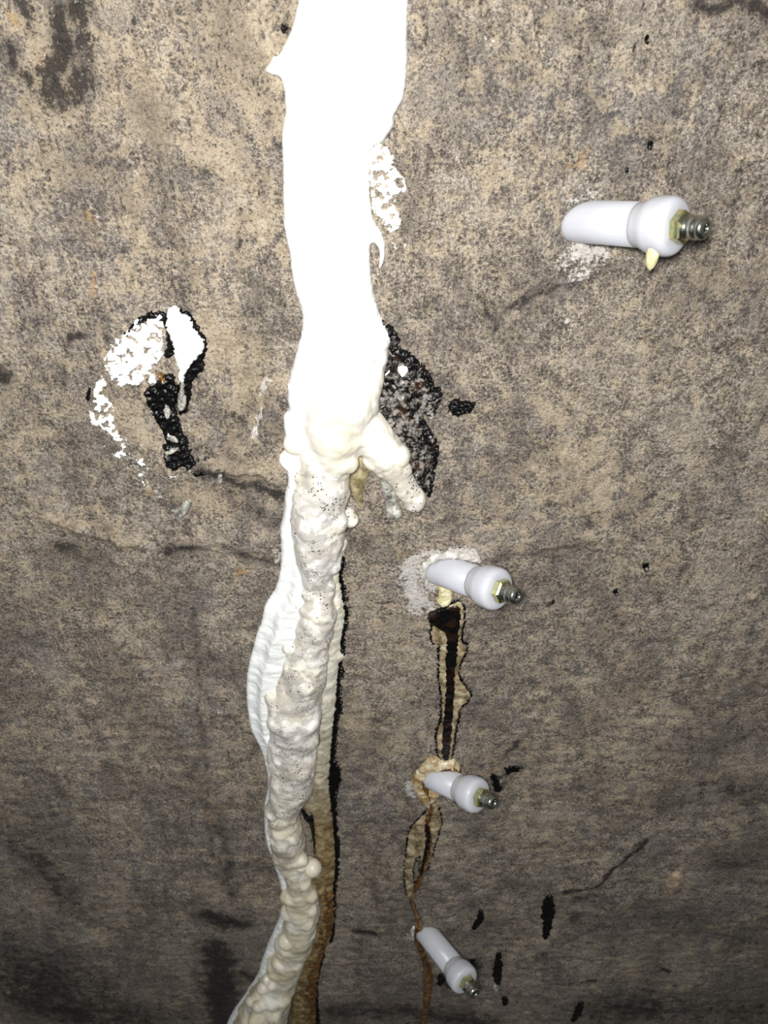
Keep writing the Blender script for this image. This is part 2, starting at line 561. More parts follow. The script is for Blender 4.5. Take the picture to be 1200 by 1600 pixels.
# photograph-space description of stains with a shape of their own, plus painted ledge shade and lit lip: (points, radius px, strength)
STAIN_SHADE = [
    ([(45, 0), (50, 40)], 16, .75), ([(118, 0), (100, 60), (90, 110), (80, 150)], 30, .92), ([(140, 70), (142, 100), (112, 155)], 20, .75), ([(330, 30), (350, 140), (330, 230)], 40, .34), ([(160, 30), (180, 110)], 26, .35),
    ([(5, 70), (25, 110), (50, 140)], 14, .75), ([(30, 170), (60, 190)], 14, .45),
    ([(105, 535), (130, 525)], 9, .9), ([(95, 560), (100, 610)], 8, .6), ([(0, 585), (4, 560)], 6, .8),
    ([(215, 10), (222, 160)], 9, .35), ([(200, 20), (190, 90)], 16, .3), ([(330, 110), (350, 180), (330, 220)], 22, .35), ([(400, 120), (420, 200)], 14, .45),
    ([(235, 150), (260, 330), (275, 390)], 6, .45), ([(380, 340), (384, 380)], 6, .6), ([(395, 430), (400, 480)], 10, .4),
    ([(300, 265), (340, 300)], 14, .45), ([(205, 300), (215, 350)], 10, .4),
    ([(445, 50), (450, 30)], 8, .7), ([(860, 30), (900, 60), (960, 40)], 14, .45), ([(1100, 10), (1200, 15)], 18, .8), ([(1110, 115), (1105, 130)], 8, .6), ([(1020, 90), (1060, 100), (920, 125)], 12, .35),
    ([(790, 490), (840, 465), (900, 440), (960, 428)], 8, .6), ([(752, 462), (760, 490), (768, 515)], 6, .85), ([(740, 425), (735, 455)], 8, .45),
    ([(1130, 540), (1200, 533)], 5, .5), ([(720, 880), (800, 868), (930, 845)], 5, .45), ([(760, 790), (840, 820)], 22, .25),
    ([(315, 742), (360, 750), (435, 768)], 13, .85), ([(360, 775), (425, 810)], 24, .6), ([(265, 855), (290, 845), (310, 850)], 13, .8), ([(320, 850), (400, 872), (432, 880)], 10, .6), ([(320, 690), (300, 705), (400, 705)], 10, .5), ([(330, 640), (380, 660), (395, 640)], 18, .5), ([(420, 620), (435, 680)], 12, .4),  # first band: stain under the spalled ledge with its shade painted in
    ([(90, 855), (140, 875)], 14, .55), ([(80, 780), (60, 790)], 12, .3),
    ([(305, 950), (312, 1080), (322, 1200), (330, 1340)], 6, .5), ([(345, 1290), (355, 1340), (360, 1400)], 14, .6),
    ([(325, 1430), (350, 1440), (372, 1440)], 18, .95), ([(335, 1480), (345, 1540), (350, 1600)], 24, .95), ([(380, 1520), (400, 1530)], 14, .6),
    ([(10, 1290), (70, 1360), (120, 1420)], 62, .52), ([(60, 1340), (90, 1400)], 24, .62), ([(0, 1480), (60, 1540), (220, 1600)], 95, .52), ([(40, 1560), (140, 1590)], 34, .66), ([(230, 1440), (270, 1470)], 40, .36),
    ([(95, 1180), (110, 1280)], 7, .4),
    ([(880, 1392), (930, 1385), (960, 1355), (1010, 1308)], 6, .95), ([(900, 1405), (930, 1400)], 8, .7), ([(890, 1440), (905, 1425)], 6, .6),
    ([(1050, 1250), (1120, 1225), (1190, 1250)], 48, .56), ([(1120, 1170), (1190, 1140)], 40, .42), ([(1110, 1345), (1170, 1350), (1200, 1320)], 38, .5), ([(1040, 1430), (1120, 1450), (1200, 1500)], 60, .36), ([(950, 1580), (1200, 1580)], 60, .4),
    ([(1190, 660), (1200, 640)], 16, .5), ([(1170, 1070), (1190, 1060)], 12, .4),
    ([(795, 1175), (810, 1160)], 8, .75), ([(775, 1215), (800, 1205), (815, 1200)], 9, .85), ([(775, 1232), (790, 1225)], 9, .8),
    ([(585, 1375), (590, 1410)], 10, .6), ([(560, 1455), (590, 1460)], 6, .9), ([(520, 1580), (640, 1580), (760, 1600)], 30, .5), ([(600, 1345), (575, 1330)], 8, .4),
    ([(740, 1500), (750, 1520)], 12, .6), ([(690, 1530), (700, 1545)], 14, .6), ([(840, 1500), (850, 1490)], 8, .55), ([(905, 1540), (925, 1530)], 5, .7), ([(1035, 1515), (1045, 1518)], 4, .9),
    ([(1005, 0), (990, 50), (972, 100)], 2, 1.0), ([(690, 0), (700, 120), (690, 220)], 26, .30), ([(610, 240), (660, 300), (640, 360)], 16, .40), ([(650, 180), (660, 140)], 14, .4), ([(875, 1290), (830, 1270)], 16, .25), ([(800, 1380), (740, 1410)], 5, .5),
    ([(760, 1130), (740, 1190)], 10, .35), ([(770, 985), (820, 978), (850, 985)], 6, .55), ([(860, 940), (864, 936)], 5, .85), ([(640, 1080), (640, 1120)], 16, .3),
]
DUST = [
    ([(658, 888), (668, 905), (672, 918)], 12, .85),
    ([(905, 390), (925, 400), (940, 405)], 24, .75), ([(885, 330), (900, 318), (930, 310)], 12, .55), ([(880, 400), (900, 425)], 14, .6),
    ([(640, 900), (650, 925), (660, 945)], 22, .85), ([(640, 885), (670, 868), (720, 862), (745, 872)], 10, .85), ([(620, 910), (640, 920)], 12, .6),
    ([(640, 1225), (648, 1245)], 9, .75), ([(615, 1190), (620, 1180)], 7, .55), ([(650, 1450), (640, 1470)], 12, .5), ([(620, 1470), (650, 1480)], 12, .3),
    ([(417, 592), (414, 630), (405, 662), (390, 688)], 2.5, .75), ([(250, 770), (210, 735), (190, 690)], 10, .45), ([(762, 65), (760, 70)], 7, .6), ([(430, 880), (432, 860)], 5, .6),
    ([(130, 320), (150, 330), (145, 355)], 10, .4), ([(230, 230), (270, 240)], 12, .3), ([(880, 505), (885, 500)], 6, .5), ([(625, 365), (632, 385)], 8, .35),
    ([(342, 1100), (348, 1130)], 4, .4), ([(930, 850), (935, 600)], 2, .0), ([(530, 1590), (590, 1570)], 12, .3),
]
OCHRE = [([(15, 25), (20, 30)], 16, .8), ([(60, 80), (70, 110)], 18, .6), ([(150, 430), (145, 460)], 5, .8), ([(130, 350), (140, 340)], 10, .7), ([(895, 262), (905, 255)], 14, .8),
         ([(370, 895), (385, 893)], 10, .9), ([(234, 755), (236, 775)], 3, .9), ([(325, 1270), (328, 1290)], 4, .9), ([(745, 1180), (770, 1200), (760, 1210)], 12, .6), ([(125, 810), (150, 820)], 12, .4),
         ([(1030, 1100), (1010, 1105)], 10, .5), ([(870, 1090), (880, 1096)], 10, .4), ([(90, 1380), (95, 1360)], 6, .5), ([(965, 1445), (970, 1440)], 10, .5), ([(650, 640), (500, 650)], 2, 0)]
BEIGE = [([(350, 30), (380, 70)], 40, .9), ([(340, 120), (400, 160)], 30, .6), ([(50, 60), (70, 150), (90, 200)], 24, .7), ([(210, 130), (260, 200)], 36, .6), ([(200, 290), (225, 380)], 14, .8),
         ([(330, 520), (380, 560), (400, 600)], 34, 1.0), ([(200, 640), (220, 680)], 26, .7), ([(340, 727), (390, 722), (430, 728)], 11, 1.0), ([(60, 800), (120, 812), (200, 840)], 12, .9), ([(290, 770), (330, 790)], 16, .8), ([(150, 800), (200, 830)], 20, .6), ([(770, 265), (775, 270)], 16, .9),  # includes the ledge lip, painted paler as its lit top edge
         ([(900, 720), (950, 760)], 40, .7), ([(860, 630), (870, 680)], 20, .5), ([(1120, 440), (1180, 430)], 26, .5), ([(960, 1100), (1000, 1090)], 26, .6), ([(560, 1130), (600, 1160)], 24, .5),
         ([(20, 270), (120, 260)], 30, .5), ([(300, 400), (420, 330)], 40, .5), ([(300, 230), (380, 260)], 18, .9)]

def paint(X, Z, spec):
    out = np.zeros(X.shape)
    wx = X + 0.009 * fbm(X, Z, 0.022, 5, 0.65, 21); wz = Z + 0.012 * fbm(X, Z, 0.022, 5, 0.65, 22)
    for pts, r, s in spec:
        poly = W2(pts)
        cx, cy = pts[len(pts) // 2]
        rr = r / ppm(cx, cy) * 1.15
        m = (X > poly[:, 0].min() - 4 * rr) & (X < poly[:, 0].max() + 4 * rr) & (Z > poly[:, 1].min() - 4 * rr) & (Z < poly[:, 1].max() + 4 * rr)
        if not m.any(): continue
        d, _ = seg_dist(wx[m], wz[m], poly, False)
        out[m] = np.maximum(out[m], s * np.exp(-(d / rr) ** 1.5))
    return out

def build_wall():
    xs = graded(-2.6, 2.6, -0.36, 0.36, 0.0011, 0.05)
    zs = graded(0.0, 2.6, 0.36, 1.20, 0.0013, 0.05)
    X, Z = np.meshgrid(xs, zs)
    Y = -wallh(X, Z)
    nz, nx = X.shape
    co = np.stack([X, Y, Z], -1).reshape(-1, 3)
    idx = np.arange(nz * nx).reshape(nz, nx)
    f = np.stack([idx[:-1, :-1], idx[:-1, 1:], idx[1:, 1:], idx[1:, :-1]], -1).reshape(-1, 4)
    # slab behind so that the wall has thickness
    n0 = len(co)
    T = 0.25
    back = np.array([(-2.6, T, 0), (2.6, T, 0), (2.6, T, 2.6), (-2.6, T, 2.6)])
    co = np.concatenate([co, back])
    nv = len(co)
    me = bpy.data.meshes.new('wall_back')
    ring = list(idx[0, :]), list(idx[:, -1]), list(idx[-1, ::-1]), list(idx[::-1, 0])
    bf = [[n0 + 3, n0 + 2, n0 + 1, n0]]
    for k, rg in enumerate(ring):
        bf.append([int(v) for v in rg[::-1]] + [n0 + k, n0 + (k + 1) % 4])
    me.vertices.add(nv)
    me.vertices.foreach_set('co', co.astype(np.float32).ravel())
    loops = np.concatenate([f.ravel()] + [np.array(b) for b in bf])
    sizes = np.concatenate([np.full(len(f), 4), np.array([len(b) for b in bf])])
    starts = np.concatenate([[0], np.cumsum(sizes)[:-1]])
    me.loops.add(len(loops)); me.polygons.add(len(sizes))
    me.loops.foreach_set('vertex_index', loops.astype(np.int32))
    me.polygons.foreach_set('loop_start', starts.astype(np.int32))
    sm = np.ones(len(sizes), bool); sm[-5:] = False
    me.polygons.foreach_set('use_smooth', sm)
    me.update(calc_edges=True); me.validate()
    def put(name, ch):
        a = me.color_attributes.new(name, 'FLOAT_COLOR', 'POINT')
        arr = np.zeros((nv, 4), np.float32); arr[:, 3] = 1
        for k, c in enumerate(ch): arr[:n0, k] = c.ravel()
        a.data.foreach_set('color', arr.ravel())
    st = paint(X, Z, STAIN_SHADE)
    st = st + 0.30 * sstep(0.62, 0.40, Z) * (0.6 + fbm(X, Z, 0.09, 3, .5, 33))      # blotchy and darker towards the bottom
    grain = np.clip(sstep(0.95, 1.10, Z) * 0.8 + 0.45 * sstep(0.05, -0.12, X), 0, 1)
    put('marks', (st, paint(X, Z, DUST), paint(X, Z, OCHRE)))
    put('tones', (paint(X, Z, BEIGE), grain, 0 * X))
    me.materials.append(M_WALL)
    o = bpy.data.objects.new('wall_back', me)
    COL.objects.link(o)
    return tag(o, 'mottled grey-brown stained concrete wall with drilled holes', None, kind='structure')

wall = build_wall()

def build_floor():
    n = 60
    xs = np.linspace(-2.6, 2.6, n); ys = np.linspace(-3.0, 0.25, n)
    X, Y = np.meshgrid(xs, ys)
    Z = 0.004 * fbm(X, Y, 0.3, 3, 0.5, 51) - 0.004
    v = [tuple(q) for q in np.stack([X, Y, Z], -1).reshape(-1, 3)]
    f = [(i * n + j, i * n + j + 1, (i + 1) * n + j + 1, (i + 1) * n + j) for i in range(n - 1) for j in range(n - 1)]
    b = len(v)
    v += [(-2.6, -3, -.1), (2.6, -3, -.1), (2.6, .25, -.1), (-2.6, .25, -.1)]
    f += [(b + 3, b + 2, b + 1, b), [j for j in range(n)][::-1] + [b, b + 1], [i * n + n - 1 for i in range(n)][::-1] + [b + 1, b + 2],
          [(n - 1) * n + j for j in range(n)] + [b + 2, b + 3], [i * n for i in range(n)] + [b + 3, b]]
    return tag(link_mesh('floor', v, f, M_FLOOR, None, False), 'plain grey concrete floor below the wall', None, kind='structure')
def mat_floor():
    t = NT('floor_concrete')
    c = t.ramp(t.noise(60, 6, 0.6), [(0.3, srgb(84, 78, 72)), (0.7, srgb(128, 120, 110))])
    return t.done(c, 0.8, t.bump(t.noise(8, 4, 0.6), 0.002, 0.6))
M_FLOOR = mat_floor()
floor = build_floor()

# ------------------------------------------------------------------ white sealant strip over the crack
STRIP = [(482, -240), (478, -120), (470, -20), (467, 0), (461, 23), (456, 45), (445, 69), (435, 89), (425, 88), (424, 95), (413, 109), (423, 117), (440, 120),
         (444, 144), (447, 176), (441, 203), (441, 240), (443, 280), (443, 320), (444, 357), (452, 389), (456, 427), (462, 459), (472, 481),
         (473, 513), (464, 548), (454, 583), (449, 608), (450, 630), (453, 638), (442, 649), (443, 665), (448, 684), (450, 697), (434, 712), (442, 727),
         (449, 731), (451, 754), (445, 769), (445, 798), (437, 826), (440, 852), (439, 887), (433, 913), (427, 926), (417, 939), (411, 955), (409, 973),
         (402, 985), (395, 1015), (387, 1044), (385, 1076), (386, 1102), (392, 1139), (403, 1157), (412, 1183), (418, 1206), (420, 1232), (413, 1251),
         (413, 1290), (415, 1309), (424, 1335), (433, 1361), (441, 1390), (444, 1416), (432, 1445), (419, 1474), (408, 1503), (404, 1521), (387, 1547),
         (364, 1579), (352, 1604), (335, 1660), (322, 1760), (318, 1860), (390, 1860), (398, 1740), (412, 1650), (425, 1590), (440, 1530), (455, 1470), (465, 1400), (450, 1340), (440, 1280), (455, 1200), (458, 1100), (475, 1000), (500, 900),
         (510, 800), (530, 720), (570, 640), (590, 590), (606, 566), (606, 545), (612, 534), (611, 522), (598, 503), (590, 481), (583, 456), (579, 427), (577, 387), (583, 377), (592, 388),
         (594, 404), (590, 424), (601, 408), (602, 384), (599, 368), (585, 347), (579, 328), (577, 293), (576, 260), (580, 227), (600, 222), (607, 208), (616, 197), (615, 178),
         (627, 163), (633, 144), (637, 107), (637, 53), (638, 0), (639, -30), (641, -120), (638, -240)]
strip = thing('sealant_strip', at_wall(520, 400), 'broad smooth white sealant strip trowelled down over the crack', 'sealant')
ZW = lambda py: P(420, py)[2]
LEFT_RIM = W2([p for p in STRIP[:70] if 780 < p[1] < 1330])
def strip_extra(X, Z, prof):
    # trowel ridge beside the lower rim, swelling near the middle
    c = P(540, 610); s = np.exp(-(((X - c[0]) / 0.020) ** 2 + ((Z - c[2]) / 0.030) ** 2))
    d, _ = seg_dist(X, Z, LEFT_RIM, False)
    low = sstep(ZW(830), ZW(930), Z) * (1 - sstep(ZW(1180), ZW(1240), Z))
    rim = low * (-0.0022 * np.exp(-(d / 0.0055) ** 4) + 0.0050 * sstep(0.0060, 0.0105, d + 0.0012 * fbm(X, Z, 0.006, 3, 0.6, 14)))
    return prof * (0.0035 * s + 0.0008 * fbm(X, Z * 0.5, 0.02, 3, 0.5, 12) + rim + low * 0.0005 * fbm(X * 0.4, Z, 0.004, 2, 0.5, 15))
blob('strip_body', [STRIP], M_SEAL, strip, H=4.6, w=3.4, step=0.8, edge=(0.25, 4), rel=(0.12, 25), seed=2, extra=strip_extra)
blob('thin_smear', [[(577, 226), (600, 222), (613, 240), (617, 259), (626, 272), (637, 286), (632, 304), (622, 300), (616, 315), (622, 330), (626, 346), (624, 360), (606, 364), (598, 350), (584, 335), (577, 300)]],
     M_SEAL, strip, H=1.5, w=0.9, step=0.55, edge=(0.8, 4), holes=(0.10, 3.2), rel=(0.2, 4), seed=3)
blob('faint_flecks', [[(605, 372), (645, 368), (650, 395), (620, 396)]], M_SEAL, strip, H=0.5, w=0.8, step=0.5, edge=(1.2, 3), holes=(-0.28, 3.0), seed=4)

# ------------------------------------------------------------------ cream expanding foam
def lumps(name, balls, mat, parent, voxel=0.8, disp=(0.6, 5.0), seed=1, smooth=4, tones=None):
    """balls: (px, py, r_px, height factor) merged into one continuous surface"""
    bm = bmesh.new()
    for (px, py, r, hf) in balls:
        rr = r / ppm(px, py, 0.008)
        q = P(px, py, max(rr * hf, 0.0))
        bmesh.ops.create_icosphere(bm, subdivisions=3, radius=rr, matrix=Matrix.Translation(Vector(q)))
    me = bpy.data.meshes.new(name + '_tmp'); bm.to_mesh(me); bm.free()
    o = bpy.data.objects.new(name + '_tmp', me); COL.objects.link(o)
    md = o.modifiers.new('r', 'REMESH'); md.mode = 'VOXEL'; md.voxel_size = voxel / 1000
    ms = o.modifiers.new('s', 'SMOOTH'); ms.factor = 0.5; ms.iterations = smooth
    dg = bpy.context.evaluated_depsgraph_get()
    me2 = bpy.data.meshes.new_from_object(o.evaluated_get(dg), depsgraph=dg)
    bpy.data.objects.remove(o); bpy.data.meshes.remove(me)
    n = len(me2.vertices)
    co = np.zeros(n * 3); me2.vertices.foreach_get('co', co); co = co.reshape(-1, 3)
    no = np.zeros(n * 3); me2.vertices.foreach_get('normal', no); no = no.reshape(-1, 3)
    a, s = disp
    u = 0.55 * co[:, 0] - 0.83 * co[:, 2] + 0.4 * co[:, 1]; v = 0.83 * co[:, 0] + 0.55 * co[:, 2] - 0.5 * co[:, 1]
    d = a / 1000 * (0.8 * fbm(co[:, 0] + co[:, 1], co[:, 2] + 0.5 * co[:, 1], s / 1000, 3, 0.45, seed) +
                    0.9 * fbm(v * 1.2, u * 0.5, s * 1.5 / 1000, 2, 0.5, seed + 3) + 1.0 * fbm(co[:, 0] - co[:, 1], co[:, 2], s * 3.0 / 1000, 2, 0.5, seed + 6))
    co = co + no * d[:, None]
    me2.vertices.foreach_set('co', co.ravel())
    me2.materials.clear(); me2.materials.append(mat)
    me2.polygons.foreach_set('use_smooth', np.ones(len(me2.polygons), bool))
    if tones is not None:
        at = me2.color_attributes.new('tones', 'FLOAT_COLOR', 'POINT')
        arr = np.zeros((n, 4), np.float32); arr[:, 3] = 1
        ch = tones(co, no)
        for k, c in enumerate(ch): arr[:, k] = c
        at.data.foreach_set('color', arr.ravel())
    me2.name = name
    me2.update()
    ob = bpy.data.objects.new(name, me2); COL.objects.link(ob)
    ob.parent = parent
    ob.matrix_parent_inverse = Matrix.Translation(-Vector(parent.location))
    return ob

def chain(nodes, gap=0.35):
    """interpolate balls along a path"""
    out = []
    for a, b in zip(nodes[:-1], nodes[1:]):
        L = math.hypot(b[0] - a[0], b[1] - a[1])
        k = max(1, int(L / (gap * min(a[2], b[2]))))
        for i in range(k):
            t = i / k
            out.append(tuple(a[q] + t * (b[q] - a[q]) for q in range(4)))
    out.append(tuple(nodes[-1]))
    return out

ZF = lambda py: P(500, py)[2]
def foam_tones(co, no):
    z = co[:, 2]
    n = fbm(co[:, 0], z, 0.02, 3, 0.5, 41)
    dirt = sstep(ZF(690), ZF(740), z) * (0.75 + 0.5 * n) * (1 - 0.6 * sstep(ZF(1180), ZF(1420), z))
    yel = 0.25 * sstep(ZF(560), ZF(640), z) * (1 - sstep(ZF(700), ZF(760), z)) + 0.85 * sstep(ZF(1130), ZF(1330), z) * (0.7 + 0.8 * n)
    return np.clip(dirt, 0, 1), np.clip(yel, 0, 1), 0 * z

rnd = random.Random(5)
foam = thing('foam_bead', at_wall(500, 900), 'lumpy cream expanding foam bead oozing down from the white strip', 'foam')
BODY = [(568, 556, 34, -.45), (548, 590, 52, -.6), (534, 625, 60, -.6), (526, 660, 58, -.45), (522, 692, 46, .05), (508, 735, 42, .12), (502, 765, 44, .15),
        (497, 800, 43, .2), (497, 840, 41, .28), (495, 868, 36, .34), (497, 905, 29, .2), (496, 935, 29, .25), (495, 965, 32, .28), (483, 1000, 36, .22), (473, 1040, 37, .24), (463, 1080, 40, .24),
        (458, 1120, 41, .28), (457, 1165, 39, .26), (459, 1205, 36, .32), (452, 1240, 32, .28), (443, 1268, 27, .25), (445, 1300, 29, .32), (452, 1335, 26, .25), (466, 1365, 25, .3),
        (471, 1392, 26, .28), (473, 1422, 27, .3), (468, 1450, 29, .36), (459, 1478, 26, .3), (448, 1503, 28, .32), (438, 1527, 28, .3), (427, 1552, 33, .3), (412, 1585, 38, .35), (398, 1625, 42, .35), (385, 1665, 42, .35), (376, 1720, 36, .3), (370, 1780, 30, .25), (366, 1840, 24, .1)]
balls = chain(BODY, 0.22) + chain([(552, 625, 30, -.1), (560, 655, 32, .2), (578, 675, 32, .3), (594, 698, 31, .35), (609, 722, 27, .4)], .3)
for k in range(60):
    i = rnd.randrange(len(BODY) - 1)
    if BODY[i][1] < 700: continue
    t = rnd.random(); a, b = BODY[i], BODY[i + 1]
    cx, cy, r = (a[0] + t * (b[0] - a[0]), a[1] + t * (b[1] - a[1]), a[2] + t * (b[2] - a[2]))
    off = rnd.uniform(-0.6, 0.7)
    br = rnd.uniform(0.25, 0.55) * r
    hf_abs = math.sqrt(1 - off * off) * r * 0.95 + 0.25 * r - br * 0.72
    balls.append((cx + off * r, cy + hf_abs * 0.0, br, hf_abs / br))
def onbody(px, py, r, sink=0.78):
    best = min(chain(BODY, 0.2), key=lambda b: (b[0] - px) ** 2 * .3 + (b[1] - py) ** 2)
    off = min(abs(px - best[0]), best[2] * .95)
    h = math.sqrt(best[2] ** 2 - off ** 2) + best[3] * best[2] - sink * r
    return (px, py, r, h / r)
for q in [(437, 1280, 20), (430, 1272, 16), (443, 1314, 17), (455, 1308, 13), (469, 1342, 11), (484, 1400, 13), (486, 1422, 12), (480, 1442, 12), (455, 1398, 18), (452, 1425, 15), (450, 1474, 19), (470, 1478, 12),
          (462, 1505, 12), (416, 1529, 8), (411, 1545, 8), (426, 1538, 9), (394, 1566, 9), (404, 1574, 10), (440, 1560, 14), (428, 1585, 15), (400, 1595, 13), (446, 1540, 10),
          (440, 1190, 16), (470, 1205, 15), (436, 1130, 15), (480, 1130, 16), (452, 1160, 14), (430, 1088, 14), (476, 1070, 15), (500, 955, 20), (455, 1010, 16), (490, 1015, 14)]:
    balls.append(onbody(*q))
# creased folds
for (x, y, r, h) in [(592, 532, 13, .5), (575, 560, 10, 2.6), (555, 568, 9, 3.5), (536, 720, 24, .9), (505, 715, 20, 1.0), (470, 745, 14, .9), (462, 690, 16, .3), (500, 872, 26, .75), (478, 862, 18, .7), (520, 868, 18, .6),
                     (445, 1300, 16, 1.2), (440, 1262, 14, 1.2)]:
    balls.append((x, y, r, h))
body = lumps('foam_body', balls, M_FOAM, foam, voxel=0.8, disp=(2.4, 13), seed=2, smooth=14, tones=foam_tones)
lumps('foam_finger', chain([(560, 655, 32, .2), (578, 675, 32, .3), (594, 698, 31, .35), (609, 722, 28, .4), (622, 742, 22, .5), (634, 762, 19, .6), (648, 779, 18, .6)], .3) +
      [(627, 734, 17, .9), (622, 712, 20, .9), (588, 716, 22, .6), (648, 782, 19, .6)], M_FOAM, foam, voxel=0.7, disp=(0.5, 6), seed=6, smooth=3, tones=foam_tones)
lumps('foam_drip', chain([(604, 735, 15, .1), (608, 760, 13, .1), (612, 785, 11, .1), (616, 800, 14, .25)], .3), M_GREYR, foam, voxel=0.6, disp=(0.3, 4), seed=8, smooth=2)
lumps('bubble', [(548, 812, 13, .9), (546, 800, 9, .7)], M_FOAM, foam, voxel=0.5, disp=(0.1, 4), seed=9, smooth=4, tones=foam_tones)
lumps('bubble', [(488, 1356, 15, 1.1), (482, 1350, 12, .8)], M_FOAM, foam, voxel=0.5, disp=(0.2, 4), seed=10, smooth=4, tones=foam_tones)
lumps('bubble', [(448, 1471, 14, 2.0), (450, 1478, 15, 1.5)], M_FOAM, foam, voxel=0.5, disp=(0.1, 4), seed=11, smooth=4, tones=foam_tones)
lumps('bubble', [(470, 1345, 11, 1.6), (463, 1342, 9, 1.8)], M_FOAM, foam, voxel=0.5, disp=(0.2, 4), seed=12, smooth=4, tones=foam_tones)
blob('thin_web', [[(556, 690), (574, 694), (578, 735), (571, 760), (565, 776), (572, 792), (560, 792), (548, 770), (546, 720)]], M_OLIVE, foam, H=2.0, w=2.5, step=0.6, edge=(1.0, 3.5), seed=13)

# ------------------------------------------------------------------ resin seep along the right of the foam
seep = thing('resin_seep', at_wall(515, 1200), 'glossy tan resin film seeping down right edge of the foam bead', 'resin')
FILM = [(520, 800), (545, 845), (538, 862), (531, 900), (537, 931), (542, 957), (537, 984), (533, 1015), (544, 1026), (532, 1030), (529, 1062), (526, 1102), (521, 1141), (516, 1207), (515, 1225), (521, 1272), (524, 1311), (526, 1358),
        (521, 1390), (521, 1442), (518, 1469), (508, 1482), (497, 1516), (492, 1547), (495, 1600), (496, 1660), (492, 1760), (484, 1850), (462, 1850), (452, 1760), (450, 1660), (455, 1560), (470, 1480), (470, 1380), (492, 1345), (491, 1300), (487, 1268), (470, 1262), (460, 1200),
        (470, 1100), (490, 1000), (500, 900)]
blob('resin_film', [FILM], M_SEEP, seep, H=4.2, w=9.0, step=0.9, edge=(0.7, 4), rel=(0.35, 8), seed=14, power=0.7)
blob('amber_stain', [[(500, 1380), (524, 1385), (522, 1450), (508, 1482), (497, 1520), (493, 1600), (494, 1655), (455, 1655), (465, 1560), (485, 1470), (498, 1430)]], M_AMBER, seep, H=4.0, w=6.0, step=0.9, edge=(1.5, 5), seed=15, lift=0.1)
EDGE = [(536, 858), (538, 880), (535, 905), (541, 930), (546, 957), (541, 985), (537, 1015), (535, 1040), (534, 1062), (531, 1085), (536, 1105), (528, 1125), (526, 1160), (522, 1185), (534, 1203), (532, 1222), (525, 1240), (527, 1275), (527, 1300), (532, 1312), (529, 1335), (530, 1360), (525, 1385), (524, 1440),
        (521, 1470), (514, 1476), (516, 1450), (516, 1390), (521, 1358), (519, 1311), (516, 1272), (511, 1225), (512, 1207), (516, 1141), (521, 1102), (524, 1062), (528, 1020), (532, 984), (537, 957), (532, 931), (526, 900), (530, 865)]
blob('black_rim', [EDGE], M_BLACK, seep, H=1.4, w=1.0, step=0.6, edge=(2.4, 3.0), rel=(0.5, 3), seed=16)
blob('black_rim', [[(503, 1484), (510, 1482), (500, 1516), (496, 1547), (500, 1600), (499, 1650), (493, 1650), (490, 1600), (489, 1547), (494, 1516)]], M_BLACK, seep, H=1.5, w=1.2, step=0.9, edge=(1.5, 4), rel=(0.5, 3), seed=17)
blob('black_rim', [[(468, 1258), (474, 1262), (482, 1275), (490, 1270), (494, 1310), (498, 1320), (493, 1342), (488, 1315), (483, 1285), (474, 1280)]], M_BLACK, seep, H=1.2, w=1.2, step=0.7, edge=(1.2, 3), rel=(0.5, 3), seed=18)

# ------------------------------------------------------------------ mottled black resin beside the foam fork
bp = thing('black_resin_patch', at_wall(640, 640), 'mottled black and grey resin patch right of the forked foam', 'resin')
blob('patch_body', [[(586, 478), (593, 492), (602, 507), (613, 510), (621, 522), (624, 545), (643, 557), (659, 567), (671, 586), (678, 605), (690, 608), (687, 633), (678, 652), (665, 654), (664, 640), (660, 652), (667, 662), (678, 681), (687, 703), (679, 722),
                     (676, 754), (670, 773), (655, 763), (635, 735), (610, 703), (590, 668), (580, 643), (575, 621), (575, 589), (590, 567), (598, 545), (602, 525)]], M_BLACKGREY, bp, H=2.2, w=2.0, step=0.6, edge=(1.4, 4), rel=(0.8, 3.0), seed=19)
blob('glossy_edge', [[(602, 506), (614, 508), (622, 522), (626, 545), (645, 556), (661, 566), (674, 588), (680, 606), (692, 607), (688, 632), (680, 634), (672, 612), (660, 590), (640, 575), (620, 562), (606, 556), (606, 530)]], M_BLACK, bp, H=2.8, w=1.5, step=0.55, edge=(1.6, 3.0), holes=(0.30, 3.5), rel=(0.7, 2.5), seed=20)
blob('glossy_edge', [[(667, 660), (679, 680), (689, 703), (681, 722), (678, 755), (671, 776), (665, 774), (672, 740), (672, 715), (668, 690), (650, 668)]], M_BLACK, bp, H=2.4, w=1.2, step=0.55, edge=(1.4, 3.0), holes=(0.35, 3.5), rel=(0.7, 2.5), seed=21)
blob('grey_drip', [[(666, 634), (676, 632), (680, 645), (675, 655), (666, 652)]], M_GREYR, bp, H=2.6, w=2.0, step=0.5, edge=(0.5, 3), seed=22)
blob('white_fleck', [[(620, 570), (632, 566), (640, 576), (630, 586), (621, 582)]], M_SEAL, bp, H=3.2, w=1.5, step=0.5, edge=(0.6, 3), seed=23, lift=1.2)
blob('white_fleck', [[(600, 578), (610, 574), (608, 582), (601, 586)]], M_SEAL, bp, H=3.0, w=1.5, step=0.5, edge=(0.5, 3), seed=24, lift=1.0)
tag(blob('tar_clump', [[(699, 632), (706, 625), (716, 624), (724, 628), (736, 626), (744, 630), (738, 637), (734, 645), (720, 647), (716, 652), (710, 646), (701, 643)]], M_BLACK, None, H=2.8, w=1.8, step=0.45, edge=(1.2, 2.5), rel=(0.8, 2.2), seed=25),
    'ragged black tar clump on its own just right of the mottled patch', 'tar', 'black tar spots on the wall')

